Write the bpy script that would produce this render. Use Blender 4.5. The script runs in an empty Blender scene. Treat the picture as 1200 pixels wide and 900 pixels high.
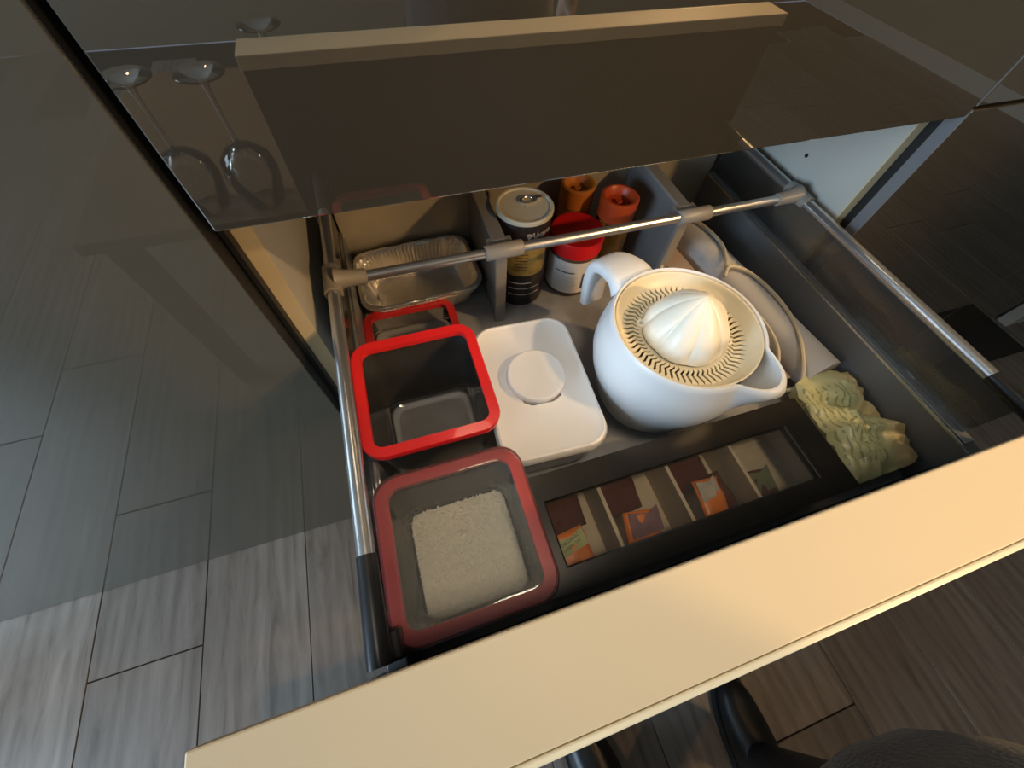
import bpy, bmesh, math, random
from math import pi, sin, cos, radians as R
from mathutils import Vector, Matrix, noise
random.seed(7)
S = bpy.context.scene
COL = S.collection

# ---------------------------------------------------------------- camera
cam_d = bpy.data.cameras.new('camera'); cam = bpy.data.objects.new('camera', cam_d); COL.objects.link(cam)
cam_d.sensor_width = 36; cam_d.lens = 458/1200*36; cam_d.clip_start = .01; cam_d.clip_end = 50
RX, RY, RZ = (0.9522,-0.3026,0.0420), (-0.2413,-0.8293,-0.5040), (0.1874,0.4698,-0.8627)
rot = Matrix(((RX[0],-RY[0],-RZ[0]),(RX[1],-RY[1],-RZ[1]),(RX[2],-RY[2],-RZ[2])))
cam.matrix_world = Matrix.Translation((0.1481,-0.3509,1.1933)) @ rot.to_quaternion().to_matrix().to_4x4()
S.camera = cam
S.view_settings.view_transform = 'Standard'; S.view_settings.look = 'None'
S.view_settings.gamma = 1; S.view_settings.use_curve_mapping = False
S.view_settings.exposure = 0.12

# ---------------------------------------------------------------- world and lights
w = bpy.data.worlds.new('world'); S.world = w; w.use_nodes = True
w.node_tree.nodes['Background'].inputs[0].default_value = (.55,.7,1,1)
w.node_tree.nodes['Background'].inputs[1].default_value = .6
def area(name, loc, target, size, power, color, size_y=None, spread=180):
    d = bpy.data.lights.new(name, 'AREA'); d.energy = power; d.color = color; d.size = size
    if size_y: d.shape = 'RECTANGLE'; d.size_y = size_y
    d.spread = R(spread)
    o = bpy.data.objects.new(name, d); COL.objects.link(o); o.location = loc
    o.rotation_euler = (Vector(target)-Vector(loc)).to_track_quat('-Z','Y').to_euler()
    return o
area('window_daylight', (-2.92,-1.3,1.55), (0,-.6,.7), 1.5, 112, (.58,.79,1), 1.25)
LAMPS_AND_FILL = [(1.95,-1.05),(-.75,-1.15),(.30,-.50),(1.15,-1.15)]  # first is the warm main spot; the others are unseen fill, added
for i,(x,y) in enumerate(LAMPS_AND_FILL):
    d = bpy.data.lights.new('ceiling_spot_or_fill', 'SPOT'); d.shadow_soft_size=(.07,.05,.14,.05)[i]; d.energy=(120,52,34,26)[i]; d.color=((1,.64,.30),(1,.60,.30),(1,.82,.60),(1,.58,.25))[i]
    d.spot_size=R((34,80,44,80)[i]); d.spot_blend=1
    o = bpy.data.objects.new('ceiling_spot_or_fill', d); COL.objects.link(o); o.location=(x,y,2.47)
    o.rotation_euler=(Vector(((.40,-.06,.72) if i==0 else (.36,-.12,.75) if i==2 else (x,y,0)))-Vector(o.location)).to_track_quat('-Z','Y').to_euler()

BACK_FILL=(1.7,-1.7,1.93)  # unseen warm fill spot, added to light the back of the drawer
d = bpy.data.lights.new('back_fill_spot','SPOT'); d.energy=95; d.shadow_soft_size=.06; d.color=(1,.62,.28); d.spot_size=R(46); d.spot_blend=1
o = bpy.data.objects.new('back_fill_spot',d); COL.objects.link(o); o.location=BACK_FILL
o.rotation_euler=(Vector((.30,.15,.72))-Vector(BACK_FILL)).to_track_quat('-Z','Y').to_euler()

# ---------------------------------------------------------------- materials
def mat(name, col, rough=.5, metal=0., spec=.5, coat=0., noise_amt=0., noise_scale=20., bump=0., bump_scale=60., col2=None, trans=0., sheen=0., aniso=0.):
    m = bpy.data.materials.new(name); m.use_nodes = True; nt = m.node_tree; b = nt.nodes['Principled BSDF']
    b.inputs['Base Color'].default_value = (*col,1); b.inputs['Roughness'].default_value = rough
    b.inputs['Metallic'].default_value = metal; b.inputs['Specular IOR Level'].default_value = spec
    b.inputs['Coat Weight'].default_value = coat; b.inputs['Coat Roughness'].default_value = .04
    b.inputs['Transmission Weight'].default_value = trans; b.inputs['Sheen Weight'].default_value = sheen
    tc = nt.nodes.new('ShaderNodeTexCoord')
    if noise_amt or col2:
        n = nt.nodes.new('ShaderNodeTexNoise'); n.inputs['Scale'].default_value = noise_scale; n.inputs['Detail'].default_value = 5
        nt.links.new(tc.outputs['Object'], n.inputs['Vector'])
        r = nt.nodes.new('ShaderNodeValToRGB'); nt.links.new(n.outputs['Fac'], r.inputs['Fac'])
        c2 = col2 or tuple(c*(1-noise_amt) for c in col)
        r.color_ramp.elements[0].position=.35; r.color_ramp.elements[1].position=.65
        r.color_ramp.elements[0].color=(*c2,1); r.color_ramp.elements[1].color=(*col,1)
        nt.links.new(r.outputs['Color'], b.inputs['Base Color'])
    if bump:
        n2 = nt.nodes.new('ShaderNodeTexNoise'); n2.inputs['Scale'].default_value = bump_scale; n2.inputs['Detail'].default_value = 4
        nt.links.new(tc.outputs['Object'], n2.inputs['Vector'])
        bp = nt.nodes.new('ShaderNodeBump'); bp.inputs['Strength'].default_value = bump; bp.inputs['Distance'].default_value=.002
        nt.links.new(n2.outputs['Fac'], bp.inputs['Height']); nt.links.new(bp.outputs['Normal'], b.inputs['Normal'])
    return m
def clear(name, tint=(.93,.95,.95), haze=.05, hazecol=(.8,.8,.78), rough=.03, refl=1.):
    m = bpy.data.materials.new(name); m.use_nodes = True; nt = m.node_tree; nt.nodes.clear(); N = nt.nodes.new; L = nt.links.new
    out=N('ShaderNodeOutputMaterial'); t=N('ShaderNodeBsdfTransparent'); t.inputs[0].default_value=(*tint,1)
    d=N('ShaderNodeBsdfDiffuse'); d.inputs[0].default_value=(*hazecol,1)
    g=N('ShaderNodeBsdfGlossy'); g.inputs['Roughness'].default_value=rough
    m1=N('ShaderNodeMixShader'); m1.inputs[0].default_value=haze; L(t.outputs[0],m1.inputs[1]); L(d.outputs[0],m1.inputs[2])
    f=N('ShaderNodeFresnel'); f.inputs['IOR'].default_value=1.45
    mu=N('ShaderNodeMath'); mu.operation='MULTIPLY'; mu.inputs[1].default_value=refl; L(f.outputs[0],mu.inputs[0])
    m2=N('ShaderNodeMixShader'); L(mu.outputs[0],m2.inputs[0]); L(m1.outputs[0],m2.inputs[1]); L(g.outputs[0],m2.inputs[2])
    L(m2.outputs[0],out.inputs[0]); return m
def front_glass(name='dark_grey_glass_front',base=.16,k=1.0,col=(.052,.047,.038)):
    # dark grey back-painted glass: dull paint under a clear, mirror-smooth sheet
    m = bpy.data.materials.new(name); m.use_nodes=True; nt=m.node_tree; nt.nodes.clear(); N=nt.nodes.new; L=nt.links.new
    out=N('ShaderNodeOutputMaterial'); p=N('ShaderNodeBsdfPrincipled'); p.inputs['Base Color'].default_value=(*col,1); p.inputs['Roughness'].default_value=.55
    p.inputs['Specular IOR Level'].default_value=.2
    g=N('ShaderNodeBsdfGlossy'); g.inputs['Roughness'].default_value=.012; g.inputs[0].default_value=(.95,.93,.88,1)
    f=N('ShaderNodeFresnel'); f.inputs['IOR'].default_value=1.5
    a=N('ShaderNodeMath'); a.operation='MULTIPLY_ADD'; a.inputs[1].default_value=k; a.inputs[2].default_value=base; L(f.outputs[0],a.inputs[0])
    mx=N('ShaderNodeMixShader'); L(a.outputs[0],mx.inputs[0]); L(p.outputs[0],mx.inputs[1]); L(g.outputs[0],mx.inputs[2]); L(mx.outputs[0],out.inputs[0]); return m
M = {}
M['front']=front_glass(base=.23,col=(.042,.035,.024)); M['front_satin']=front_glass('dark_grey_lacquer_front',.03,.7,(.078,.068,.048))
M['cream']=mat('cream_lacquer',(.76,.635,.43),.5,spec=.3,coat=0,noise_amt=.03,noise_scale=3)
M['cream_edge']=mat('cream_edge_band',(.9,.82,.6),.3)
M['carcass']=mat('white_melamine',(.52,.50,.44),.45,noise_amt=.05,noise_scale=8)
M['carcass_edge']=mat('beige_edge_band',(.62,.50,.30),.5)
M['gasket']=mat('brown_gasket_strip',(.16,.12,.08),.6)
M['black']=mat('black_rubber_or_shade',(.012,.012,.012),.5)
M['blackplastic']=mat('black_plastic',(.02,.021,.023),.28)
M['side_steel']=mat('grey_painted_steel',(.22,.225,.235),.42,metal=.3,bump=.05,bump_scale=200)
M['lining']=mat('dark_grey_front_lining',(.035,.033,.03),.5)
M['base_grey']=mat('grey_drawer_base',(.34,.33,.32),.35,noise_amt=.15,noise_scale=30,bump=.05,bump_scale=120)
M['back_steel']=mat('pale_steel_back',(.58,.52,.40),.35,metal=.5)
M['rail']=mat('satin_aluminium_rail',(.62,.62,.62),.28,metal=.9,bump=.03,bump_scale=150)
M['cap']=mat('champagne_grey_plastic_cap',(.26,.235,.20),.42)
M['divider']=mat('grey_divider_plastic',(.19,.19,.19),.45)
M['insert']=clear('smoked_glass_insert',(.62,.62,.60),.10,(.35,.33,.30),.05,1.2)
M['clearplastic']=clear('clear_plastic',(.985,.988,.985),.045,(.85,.84,.82),.04)
M['clearlid']=clear('clear_lid_plastic',(.985,.985,.98),.06,(.85,.84,.82),.06)
M['glass']=clear('clear_glass',(.97,.97,.97),.01,(.8,.8,.8),.01,1.4)
M['amberglass']=clear('honey_glass',(.75,.55,.25),.12,(.6,.4,.12),.02)
M['pane']=clear('clear_window_pane',(.97,.96,.94),.02,(.6,.55,.45),.03)
M['red']=mat('red_silicone',(.72,.018,.018),.34,coat=.2)
M['red_dull']=mat('dull_red_silicone',(.50,.02,.022),.4)
M['redlid']=mat('red_plastic_lid',(.55,.006,.008),.4)
M['rice']=mat('white_rice',(.92,.87,.70),.45,noise_amt=.08,noise_scale=100)
M['white']=mat('white_plastic',(.86,.85,.84),.35,coat=.1)
M['juicer']=mat('white_juicer_plastic',(.84,.85,.85),.32,coat=.15)
M['strainer']=mat('cream_yellowed_plastic',(.80,.72,.52),.36,noise_amt=.06,noise_scale=15)
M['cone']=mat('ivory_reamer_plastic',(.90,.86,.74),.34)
M['slot']=mat('dark_slot_interior',(.16,.11,.06),.6)
M['cable']=mat('cream_cable_rubber',(.62,.56,.42),.45)
M['paper_white']=mat('off_white_paper',(.66,.64,.62),.6,noise_amt=.07,noise_scale=10)
M['kraft']=mat('pinkish_brown_cardboard',(.40,.30,.235),.75,noise_amt=.12,noise_scale=25)
M['kraft_in']=mat('dark_cardboard_inside',(.16,.11,.08),.85)
M['foil']=mat('aluminium_foil',(.93,.89,.82),.40,metal=1.,bump=.6,bump_scale=70)
M['can_dark']=mat('black_brown_can_print',(.022,.014,.016),.35)
M['can_band']=mat('yellow_can_label',(.52,.36,.10),.5,noise_amt=.4,noise_scale=60)
M['canlid']=mat('cream_can_lid',(.66,.60,.46),.4)
M['metalbright']=mat('bright_tin',(.75,.70,.60),.22,metal=.9)
M['label']=mat('white_paper_label',(.66,.62,.57),.6,noise_amt=.06,noise_scale=30)
M['ink']=mat('dark_print_ink',(.05,.045,.04),.6)
M['ink_light']=mat('pale_print_ink',(.65,.60,.52),.6)
M['brownfill']=mat('brown_jar_contents',(.08,.045,.025),.6)
M['orange_lid']=mat('orange_red_lid',(.48,.065,.012),.42)
M['orange_lid2']=mat('amber_orange_lid',(.48,.16,.02),.45)
M['teablack']=mat('black_stained_wood',(.018,.014,.009),.32,noise_amt=.3,noise_scale=20)
M['teatan']=mat('tan_wood_lining',(.66,.55,.38),.65,noise_amt=.15,noise_scale=40)
M['sachet_orange']=mat('orange_foil_sachet',(.85,.22,.01),.35,bump=.4,bump_scale=80)
M['sachet_brown']=mat('copper_cellophane',(.17,.045,.016),.14,metal=.4,bump=.8,bump_scale=70)
M['lab_green']=mat('pale_green_label',(.50,.54,.22),.5,noise_amt=.25,noise_scale=60)
M['lab_purple']=mat('mauve_label',(.24,.11,.13),.45,noise_amt=.35,noise_scale=60)
M['lab_grey']=mat('silver_grey_label',(.55,.50,.42),.4,noise_amt=.3,noise_scale=90)
M['lab_olive']=mat('olive_label',(.16,.18,.08),.5,noise_amt=.3,noise_scale=60)
M['fabric']=mat('dark_grey_knit',(.028,.029,.031),.9,sheen=.3,bump=.8,bump_scale=250)
M['trouser']=mat('black_trouser_cloth',(.011,.013,.017),.55,bump=.4,bump_scale=120)
M['leather']=mat('black_shoe_leather',(.008,.008,.008),.4,bump=.2,bump_scale=100)
M['sole']=mat('black_rubber_sole',(.012,.012,.012),.8)
M['skin']=mat('skin',(.55,.34,.25),.5)
M['hair']=mat('dark_brown_hair',(.03,.02,.012),.6,bump=.8,bump_scale=80)
M['tablewood']=mat('brown_table_wood',(.15,.095,.05),.45,noise_amt=.2,noise_scale=6)
M['wall']=mat('warm_beige_wall_paint',(.31,.25,.175),.8,bump=.1,bump_scale=120)
M['ceiling']=mat('white_ceiling_paint',(.70,.68,.63),.85)
M['trim']=mat('white_trim_paint',(.62,.55,.46),.5)
M['winframe']=mat('white_window_frame',(.7,.7,.7),.4)
def lampmat():
    m=bpy.data.materials.new('lamp_glow'); m.use_nodes=True; nt=m.node_tree; b=nt.nodes['Principled BSDF']
    b.inputs['Emission Color'].default_value=(1,.75,.45,1); b.inputs['Emission Strength'].default_value=6; return m
M['glow']=lampmat()
def floor_mat():
    m=bpy.data.materials.new('weathered_grey_oak_plank'); m.use_nodes=True; nt=m.node_tree; b=nt.nodes['Principled BSDF']; N=nt.nodes.new; L=nt.links.new
    tc=N('ShaderNodeTexCoord'); oi=N('ShaderNodeObjectInfo'); mp=N('ShaderNodeMapping'); mp.inputs['Scale'].default_value=(1,.13,1)
    cm=N('ShaderNodeCombineXYZ'); ml=N('ShaderNodeMath'); ml.operation='MULTIPLY'; ml.inputs[1].default_value=37.; L(oi.outputs['Random'],ml.inputs[0]); L(ml.outputs[0],cm.inputs[0]); L(ml.outputs[0],cm.inputs[1])
    va=N('ShaderNodeVectorMath'); va.operation='ADD'; L(tc.outputs['Object'],va.inputs[0]); L(cm.outputs[0],va.inputs[1]); L(va.outputs[0],mp.inputs['Vector'])
    n1=N('ShaderNodeTexNoise'); n1.inputs['Scale'].default_value=26; n1.inputs['Detail'].default_value=8; n1.inputs['Roughness'].default_value=.65; n1.inputs['Distortion'].default_value=1.6; L(mp.outputs[0],n1.inputs['Vector'])
    n2=N('ShaderNodeTexNoise'); n2.inputs['Scale'].default_value=5; n2.inputs['Detail'].default_value=3; L(mp.outputs[0],n2.inputs['Vector'])
    wv=N('ShaderNodeTexWave'); wv.wave_type='BANDS'; wv.bands_direction='X'; wv.inputs['Scale'].default_value=9; wv.inputs['Distortion'].default_value=7; wv.inputs['Detail'].default_value=4; wv.inputs['Detail Scale'].default_value=1.2; L(mp.outputs[0],wv.inputs['Vector'])
    r1=N('ShaderNodeValToRGB'); e=r1.color_ramp.elements; e[0].position=.25; e[0].color=(.105,.082,.062,1); e[1].position=.78; e[1].color=(.27,.235,.20,1)
    x=r1.color_ramp.elements.new(.45); x.color=(.185,.155,.128,1)
    ad=N('ShaderNodeMix'); ad.data_type='FLOAT'; ad.inputs[0].default_value=.14; L(n1.outputs['Fac'],ad.inputs[2]); L(wv.outputs['Fac'],ad.inputs[3]); L(ad.outputs[0],r1.inputs['Fac'])
    hs=N('ShaderNodeHueSaturation'); L(r1.outputs[0],hs.inputs['Color'])
    mr=N('ShaderNodeMapRange'); mr.inputs[3].default_value=.82; mr.inputs[4].default_value=1.22; L(oi.outputs['Random'],mr.inputs[0]); L(mr.outputs[0],hs.inputs['Value'])
    mx=N('ShaderNodeMix'); mx.data_type='RGBA'; mx.blend_type='MULTIPLY'; mx.inputs[0].default_value=.5; L(hs.outputs[0],mx.inputs[6])
    r2=N('ShaderNodeValToRGB'); r2.color_ramp.elements[0].position=.3; r2.color_ramp.elements[0].color=(.55,.5,.45,1); r2.color_ramp.elements[1].position=.6; L(n2.outputs['Fac'],r2.inputs['Fac']); L(r2.outputs[0],mx.inputs[7])
    L(mx.outputs[2],b.inputs['Base Color']); b.inputs['Roughness'].default_value=.36
    bp=N('ShaderNodeBump'); bp.inputs['Strength'].default_value=.12; bp.inputs['Distance'].default_value=.0015; L(ad.outputs[0],bp.inputs['Height']); L(bp.outputs[0],b.inputs['Normal'])
    return m
M['plank']=floor_mat(); M['gap']=mat('dark_floor_joint',(.03,.025,.02),.9)
def bag_mat():
    m=bpy.data.materials.new('printed_yellow_green_bag'); m.use_nodes=True; nt=m.node_tree; b=nt.nodes['Principled BSDF']; N=nt.nodes.new; L=nt.links.new
    uv=N('ShaderNodeTexCoord'); sp=N('ShaderNodeSeparateXYZ'); L(uv.outputs['UV'],sp.inputs[0])
    nz=N('ShaderNodeTexNoise'); nz.inputs['Scale'].default_value=5; nz.inputs['Detail'].default_value=2; L(uv.outputs['UV'],nz.inputs['Vector'])
    def mth(op,a,bv=None):
        n=N('ShaderNodeMath'); n.operation=op
        for i,v in enumerate((a,bv)):
            if v is None: continue
            if hasattr(v,'links'): L(v,n.inputs[i])
            else: n.inputs[i].default_value=v
        return n.outputs[0]
    v=mth('ADD',sp.outputs['Y'],mth('MULTIPLY',nz.outputs['Fac'],.06))
    line=mth('GREATER_THAN',mth('FRACT',mth('MULTIPLY',v,19.)),.68)
    wn=N('ShaderNodeTexNoise'); wn.inputs['Scale'].default_value=1; mp=N('ShaderNodeMapping'); mp.inputs['Scale'].default_value=(30,19,1); L(uv.outputs['UV'],mp.inputs[0]); L(mp.outputs[0],wn.inputs['Vector'])
    words=mth('GREATER_THAN',wn.outputs['Fac'],.43)
    inx=mth('MULTIPLY',mth('GREATER_THAN',sp.outputs['X'],.10),mth('LESS_THAN',sp.outputs['X'],.80))
    iny=mth('MULTIPLY',mth('GREATER_THAN',sp.outputs['Y'],.06),mth('LESS_THAN',sp.outputs['Y'],.74))
    msk=mth('MULTIPLY',mth('MULTIPLY',line,words),mth('MULTIPLY',inx,iny))
    mx=N('ShaderNodeMix'); mx.data_type='RGBA'; L(mth('MULTIPLY',msk,.5),mx.inputs[0])
    r=N('ShaderNodeValToRGB'); r.color_ramp.elements[0].color=(.60,.60,.33,1); r.color_ramp.elements[1].color=(.68,.55,.28,1); r.color_ramp.elements[0].position=.74; r.color_ramp.elements[1].position=.86; L(sp.outputs['Y'],r.inputs[0])
    L(r.outputs[0],mx.inputs[6]); mx.inputs[7].default_value=(.10,.12,.05,1); L(mx.outputs[2],b.inputs['Base Color']); b.inputs['Roughness'].default_value=.33
    return m
M['bag']=bag_mat()

# ---------------------------------------------------------------- helpers
def link(name, me, m=None, parent=None, smooth=False):
    o = bpy.data.objects.new(name, me); COL.objects.link(o)
    if m is not None and not me.materials: me.materials.append(m)
    if parent is not None: o.parent = parent
    if smooth:
        for p in me.polygons: p.use_smooth = True
    return o
def tag(o, label=None, cat=None, group=None, kind=None):
    if label: o['label']=label
    if cat: o['category']=cat
    if group: o['group']=group
    if kind: o['kind']=kind
    return o
def empty(name, loc, label, cat, group=None, rz=0):
    o = bpy.data.objects.new(name, None); COL.objects.link(o); o.location=loc; o.rotation_euler=(0,0,rz); o.empty_display_size=.02
    return tag(o,label,cat,group)
def bm_obj(name, bm, m, parent=None, smooth=False, bevel=0, seg=2):
    if bevel: bmesh.ops.bevel(bm, geom=bm.edges[:], offset=bevel, segments=seg, affect='EDGES', profile=.5)
    bmesh.ops.recalc_face_normals(bm, faces=bm.faces[:])
    me = bpy.data.meshes.new(name); bm.to_mesh(me); bm.free()
    return link(name, me, m, parent, smooth)
def add_box(bm, x0,x1,y0,y1,z0,z1):
    v=[bm.verts.new(p) for p in ((x0,y0,z0),(x1,y0,z0),(x1,y1,z0),(x0,y1,z0),(x0,y0,z1),(x1,y0,z1),(x1,y1,z1),(x0,y1,z1))]
    for f in ((0,3,2,1),(4,5,6,7),(0,1,5,4),(1,2,6,5),(2,3,7,6),(3,0,4,7)): bm.faces.new([v[i] for i in f])
def box(name, x0,x1,y0,y1,z0,z1, m, parent=None, bevel=0, seg=2):
    """box in world coordinates, parent offset removed"""
    px,py,pz = parent.location if parent is not None else (0,0,0)
    bm=bmesh.new(); add_box(bm,x0-px,x1-px,y0-py,y1-py,z0-pz,z1-pz); return bm_obj(name,bm,m,parent,bevel=bevel,seg=seg)
def rings(bm, R_, closed=True, cap0=False, cap1=False):
    vs=[[bm.verts.new(p) for p in r] for r in R_]
    n=len(vs[0])
    for a,b in zip(vs,vs[1:]):
        for i in range(n if closed else n-1):
            j=(i+1)%n; bm.faces.new((a[i],a[j],b[j],b[i]))
    if cap0: bm.faces.new(vs[0][::-1])
    if cap1: bm.faces.new(vs[-1])
    return vs
def rrect(w,l,r,z,seg=6,cx=0,cy=0,f=None):
    pts=[]; hw,hl=w/2,l/2; r=min(r,hw-.0005,hl-.0005)
    for qx,qy,a0 in ((1,1,0),(-1,1,90),(-1,-1,180),(1,-1,270)):
        for i in range(seg+1):
            a=R(a0+90*i/seg); pts.append(Vector((cx+qx*(hw-r)+r*cos(a),cy+qy*(hl-r)+r*sin(a),z)))
    return pts
def rrect_dense(w,l,r,z,n=96,amp=0,seed=0,freq=60):
    base=rrect(w,l,r,z,8); per=[0]
    m=len(base)
    for i in range(m): per.append(per[-1]+(base[(i+1)%m]-base[i]).length)
    out=[]
    for k in range(n):
        s=per[-1]*k/n; i=max(j for j in range(m) if per[j]<=s+1e-9); t=(s-per[i])/max(per[i+1]-per[i],1e-9)
        p=base[i].lerp(base[(i+1)%m],t)
        if amp:
            nn=Vector((p.x,p.y,0)).normalized(); p=p+nn*amp*noise.noise(Vector((p.x*freq,p.y*freq,seed)))
        out.append(p)
    return out
def circ(r,z,n=48,cx=0,cy=0,fn=None):
    return [Vector((cx+(r if fn is None else fn(2*pi*i/n,r))*cos(2*pi*i/n),cy+(r if fn is None else fn(2*pi*i/n,r))*sin(2*pi*i/n),z)) for i in range(n)]
def lathe(name, prof, m, parent=None, n=48, cap0=False, cap1=False, smooth=True, off=(0,0,0)):
    bm=bmesh.new(); rings(bm,[[p+Vector(off) for p in circ(max(r,1e-4),z,n)] for r,z in prof],cap0=cap0,cap1=cap1)
    return bm_obj(name,bm,m,parent,smooth)
def tube_bm(bm, pts, r, n=12, caps=True, flat=None):
    pts=[Vector(p) for p in pts]; Rr=r if isinstance(r,(list,tuple)) else [r]*len(pts); prev=None; rs=[]
    for i,p in enumerate(pts):
        t=((pts[min(i+1,len(pts)-1)]-pts[max(i-1,0)])).normalized()
        if prev is None:
            u=t.orthogonal().normalized()
            if abs(t.z)<.9: u=t.cross(Vector((0,0,1))).normalized()
        else: u=(prev-t*prev.dot(t)).normalized()
        prev=u; v=t.cross(u)
        fl=flat if flat else 1
        rs.append([p+u*Rr[i]*cos(2*pi*k/n)+v*Rr[i]*fl*sin(2*pi*k/n) for k in range(n)])
    rings(bm,rs,cap0=caps,cap1=caps)
def tube(name, pts, r, m, parent=None, n=12, smooth=True, flat=None):
    bm=bmesh.new(); off=Vector(parent.location) if parent is not None else Vector((0,0,0))
    tube_bm(bm,[Vector(p)-off for p in pts],r,n,flat=flat); o=bm_obj(name,bm,m,parent,smooth); autos(o); return o
def autos(o, ang=40):
    me=o.data
    for p in me.polygons: p.use_smooth=True
    bm=bmesh.new(); bm.from_mesh(me)
    for e in bm.edges:
        if len(e.link_faces)==2 and e.calc_face_angle(0)>R(ang): e.smooth=False
    bm.to_mesh(me); bm.free()
def crom(P, k=8):
    P=[Vector(p) for p in P]; out=[]
    for i in range(len(P)-1):
        a,b,c,d=P[max(i-1,0)],P[i],P[i+1],P[min(i+2,len(P)-1)]
        for j in range(k):
            t=j/k; out.append(.5*((2*b)+(-a+c)*t+(2*a-5*b+4*c-d)*t*t+(-a+3*b-3*c+d)*t**3))
    out.append(P[-1]); return out
def text_mesh(s, size, ext=.0002):
    cu=bpy.data.curves.new('txt','FONT'); cu.body=s; cu.size=size; cu.extrude=ext; cu.align_x='CENTER'; cu.align_y='CENTER'; cu.resolution_u=2
    o=bpy.data.objects.new('txt',cu); COL.objects.link(o); bpy.context.view_layer.update()
    me=bpy.data.meshes.new_from_object(o); bpy.data.objects.remove(o); me.materials.clear(); return me
def wrap_text(name, s, size, radius, z, az, m, parent, shear=0):
    me=text_mesh(s,size)
    for v in me.vertices:
        a=az+(v.co.x+shear*v.co.y)/radius; zz=v.co.y; rr=radius+.0004+v.co.z; v.co=(rr*cos(a),rr*sin(a),z+zz)
    return link(name,me,m,parent)
def cyl_patch(name, radius, z0,z1,a0,a1,m,parent,n=24,t=.0005,rc=0):
    bm=bmesh.new(); R0=[];R1=[]
    for i in range(n+1):
        u=i/n; a=a0+(a1-a0)*u; e=min(u,1-u)*(a1-a0)*radius; dz=0
        if rc and e<rc: dz=rc-math.sqrt(max(rc*rc-(rc-e)**2,0))
        R0.append(Vector(((radius+t)*cos(a),(radius+t)*sin(a),z0+dz))); R1.append(Vector(((radius+t)*cos(a),(radius+t)*sin(a),z1-dz)))
    rings(bm,[R0,R1],closed=False); o=bm_obj(name,bm,m,parent,True); return o

# ---------------------------------------------------------------- the room
X0,X1,Y0,Y1,H=-3.0,4.2,-3.4,.72,2.5
def struct(name,o): o['kind']='structure'; return o
fl=struct('floor',box('floor',X0,X1,Y0,Y1,-.05,-.006,M['gap']))
pl=bmesh.new(); add_box(pl,-.1242,.1242,-.5985,.5985,-.006,0); bmesh.ops.bevel(pl,geom=[e for e in pl.edges if e.verts[0].co.z>-.001 and e.verts[1].co.z>-.001],offset=.0012,segments=1,affect='EDGES')
pme=bpy.data.meshes.new('plank'); pl.to_mesh(pme); pl.free(); pme.materials.append(M['plank'])
for k in range(-11,18):
    xc=-.305+.25*k+.125
    if xc-.125<X0-.01 or xc+.125>X1+.01: continue
    off = -.2 if k==-2 else random.uniform(-.6,.6)
    if k==-1: off=-.85
    if k==0: off=.35
    if k==-3: off=.42
    for j in range(-4,4):
        yc=off+1.2*j+.6
        if yc-.6<Y0-.3 or yc+.6>Y1+.3: continue
        o=link('plank',pme,None,fl); o.location=(xc,yc,0)
struct('c',box('ceiling',X0,X1,Y0,Y1,H,H+.1,M['ceiling']))
struct('w',box('wall_back',X0-.1,X1+.1,Y1,Y1+.1,0,H,M['wall']))
struct('w',box('wall_front',X0-.1,X1+.1,Y0-.1,Y0,0,H,M['wall']))
struct('w',box('wall_right',X1,X1+.1,Y0,Y1,0,H,M['wall']))
# left wall with a window opening y -2.1..-.5, z .9..2.2
bm=bmesh.new()
for a in ((Y0,-2.1,0,H),(-.5,Y1,0,H),(-2.1,-.5,0,.9),(-2.1,-.5,2.2,H)): add_box(bm,X0-.1,X0,a[0],a[1],a[2],a[3])
struct('w',bm_obj('wall_left',bm,M['wall']))
bm=bmesh.new()
for a in ((-2.1,-2.04,.9,2.2),(-.56,-.5,.9,2.2),(-2.04,-.56,.9,.96),(-2.04,-.56,2.14,2.2),(-1.33,-1.27,.96,2.14)): add_box(bm,X0-.07,X0-.02,*a)
wn=struct('w',bm_obj('window_1',bm,M['winframe']))
bm=bmesh.new(); add_box(bm,X0-.05,X0-.045,-2.04,-.56,.96,2.14); bm_obj('pane',bm,M['glass'],wn)
for i,(x,y) in enumerate(LAMPS_AND_FILL):
    t=empty('ceiling_lamp_or_fill',(x,y,H),['recessed round ceiling spotlight nearest the drawer on the right','added unseen fill light, recessed round ceiling spotlight nearest the tall left door','added unseen fill light, recessed round ceiling spotlight straight above the open drawer','added unseen fill light, recessed round ceiling spotlight before the wide right cabinet'][i],'lamp','recessed ceiling spotlights')
    lathe('frame',[(.060,-.001),(.075,-.001),(.078,-.008),(.062,-.010),(.060,-.001)],M['metalbright'],t,32)
    lathe('diffuser',[(.001,-.005),(.058,-.005),(.058,-.001),(.001,-.001)],M['glow'],t,32)
t=empty('back_fill_lamp',(BACK_FILL[0],BACK_FILL[1],H),'added unseen fill spotlight with a brass coloured shade right of the room','lamp')
lathe('fill_shade',[(.012,BACK_FILL[2]+.16-H),(.03,BACK_FILL[2]+.155-H),(.085,BACK_FILL[2]+.09-H),(.088,BACK_FILL[2]+.085-H),(.080,BACK_FILL[2]+.09-H),(.028,BACK_FILL[2]+.15-H)],M['metalbright'],t,32)
tube('fill_cord',[(BACK_FILL[0],BACK_FILL[1],H-.001),(BACK_FILL[0],BACK_FILL[1],BACK_FILL[2]+.155)],.003,M['black'],t,8)
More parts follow.
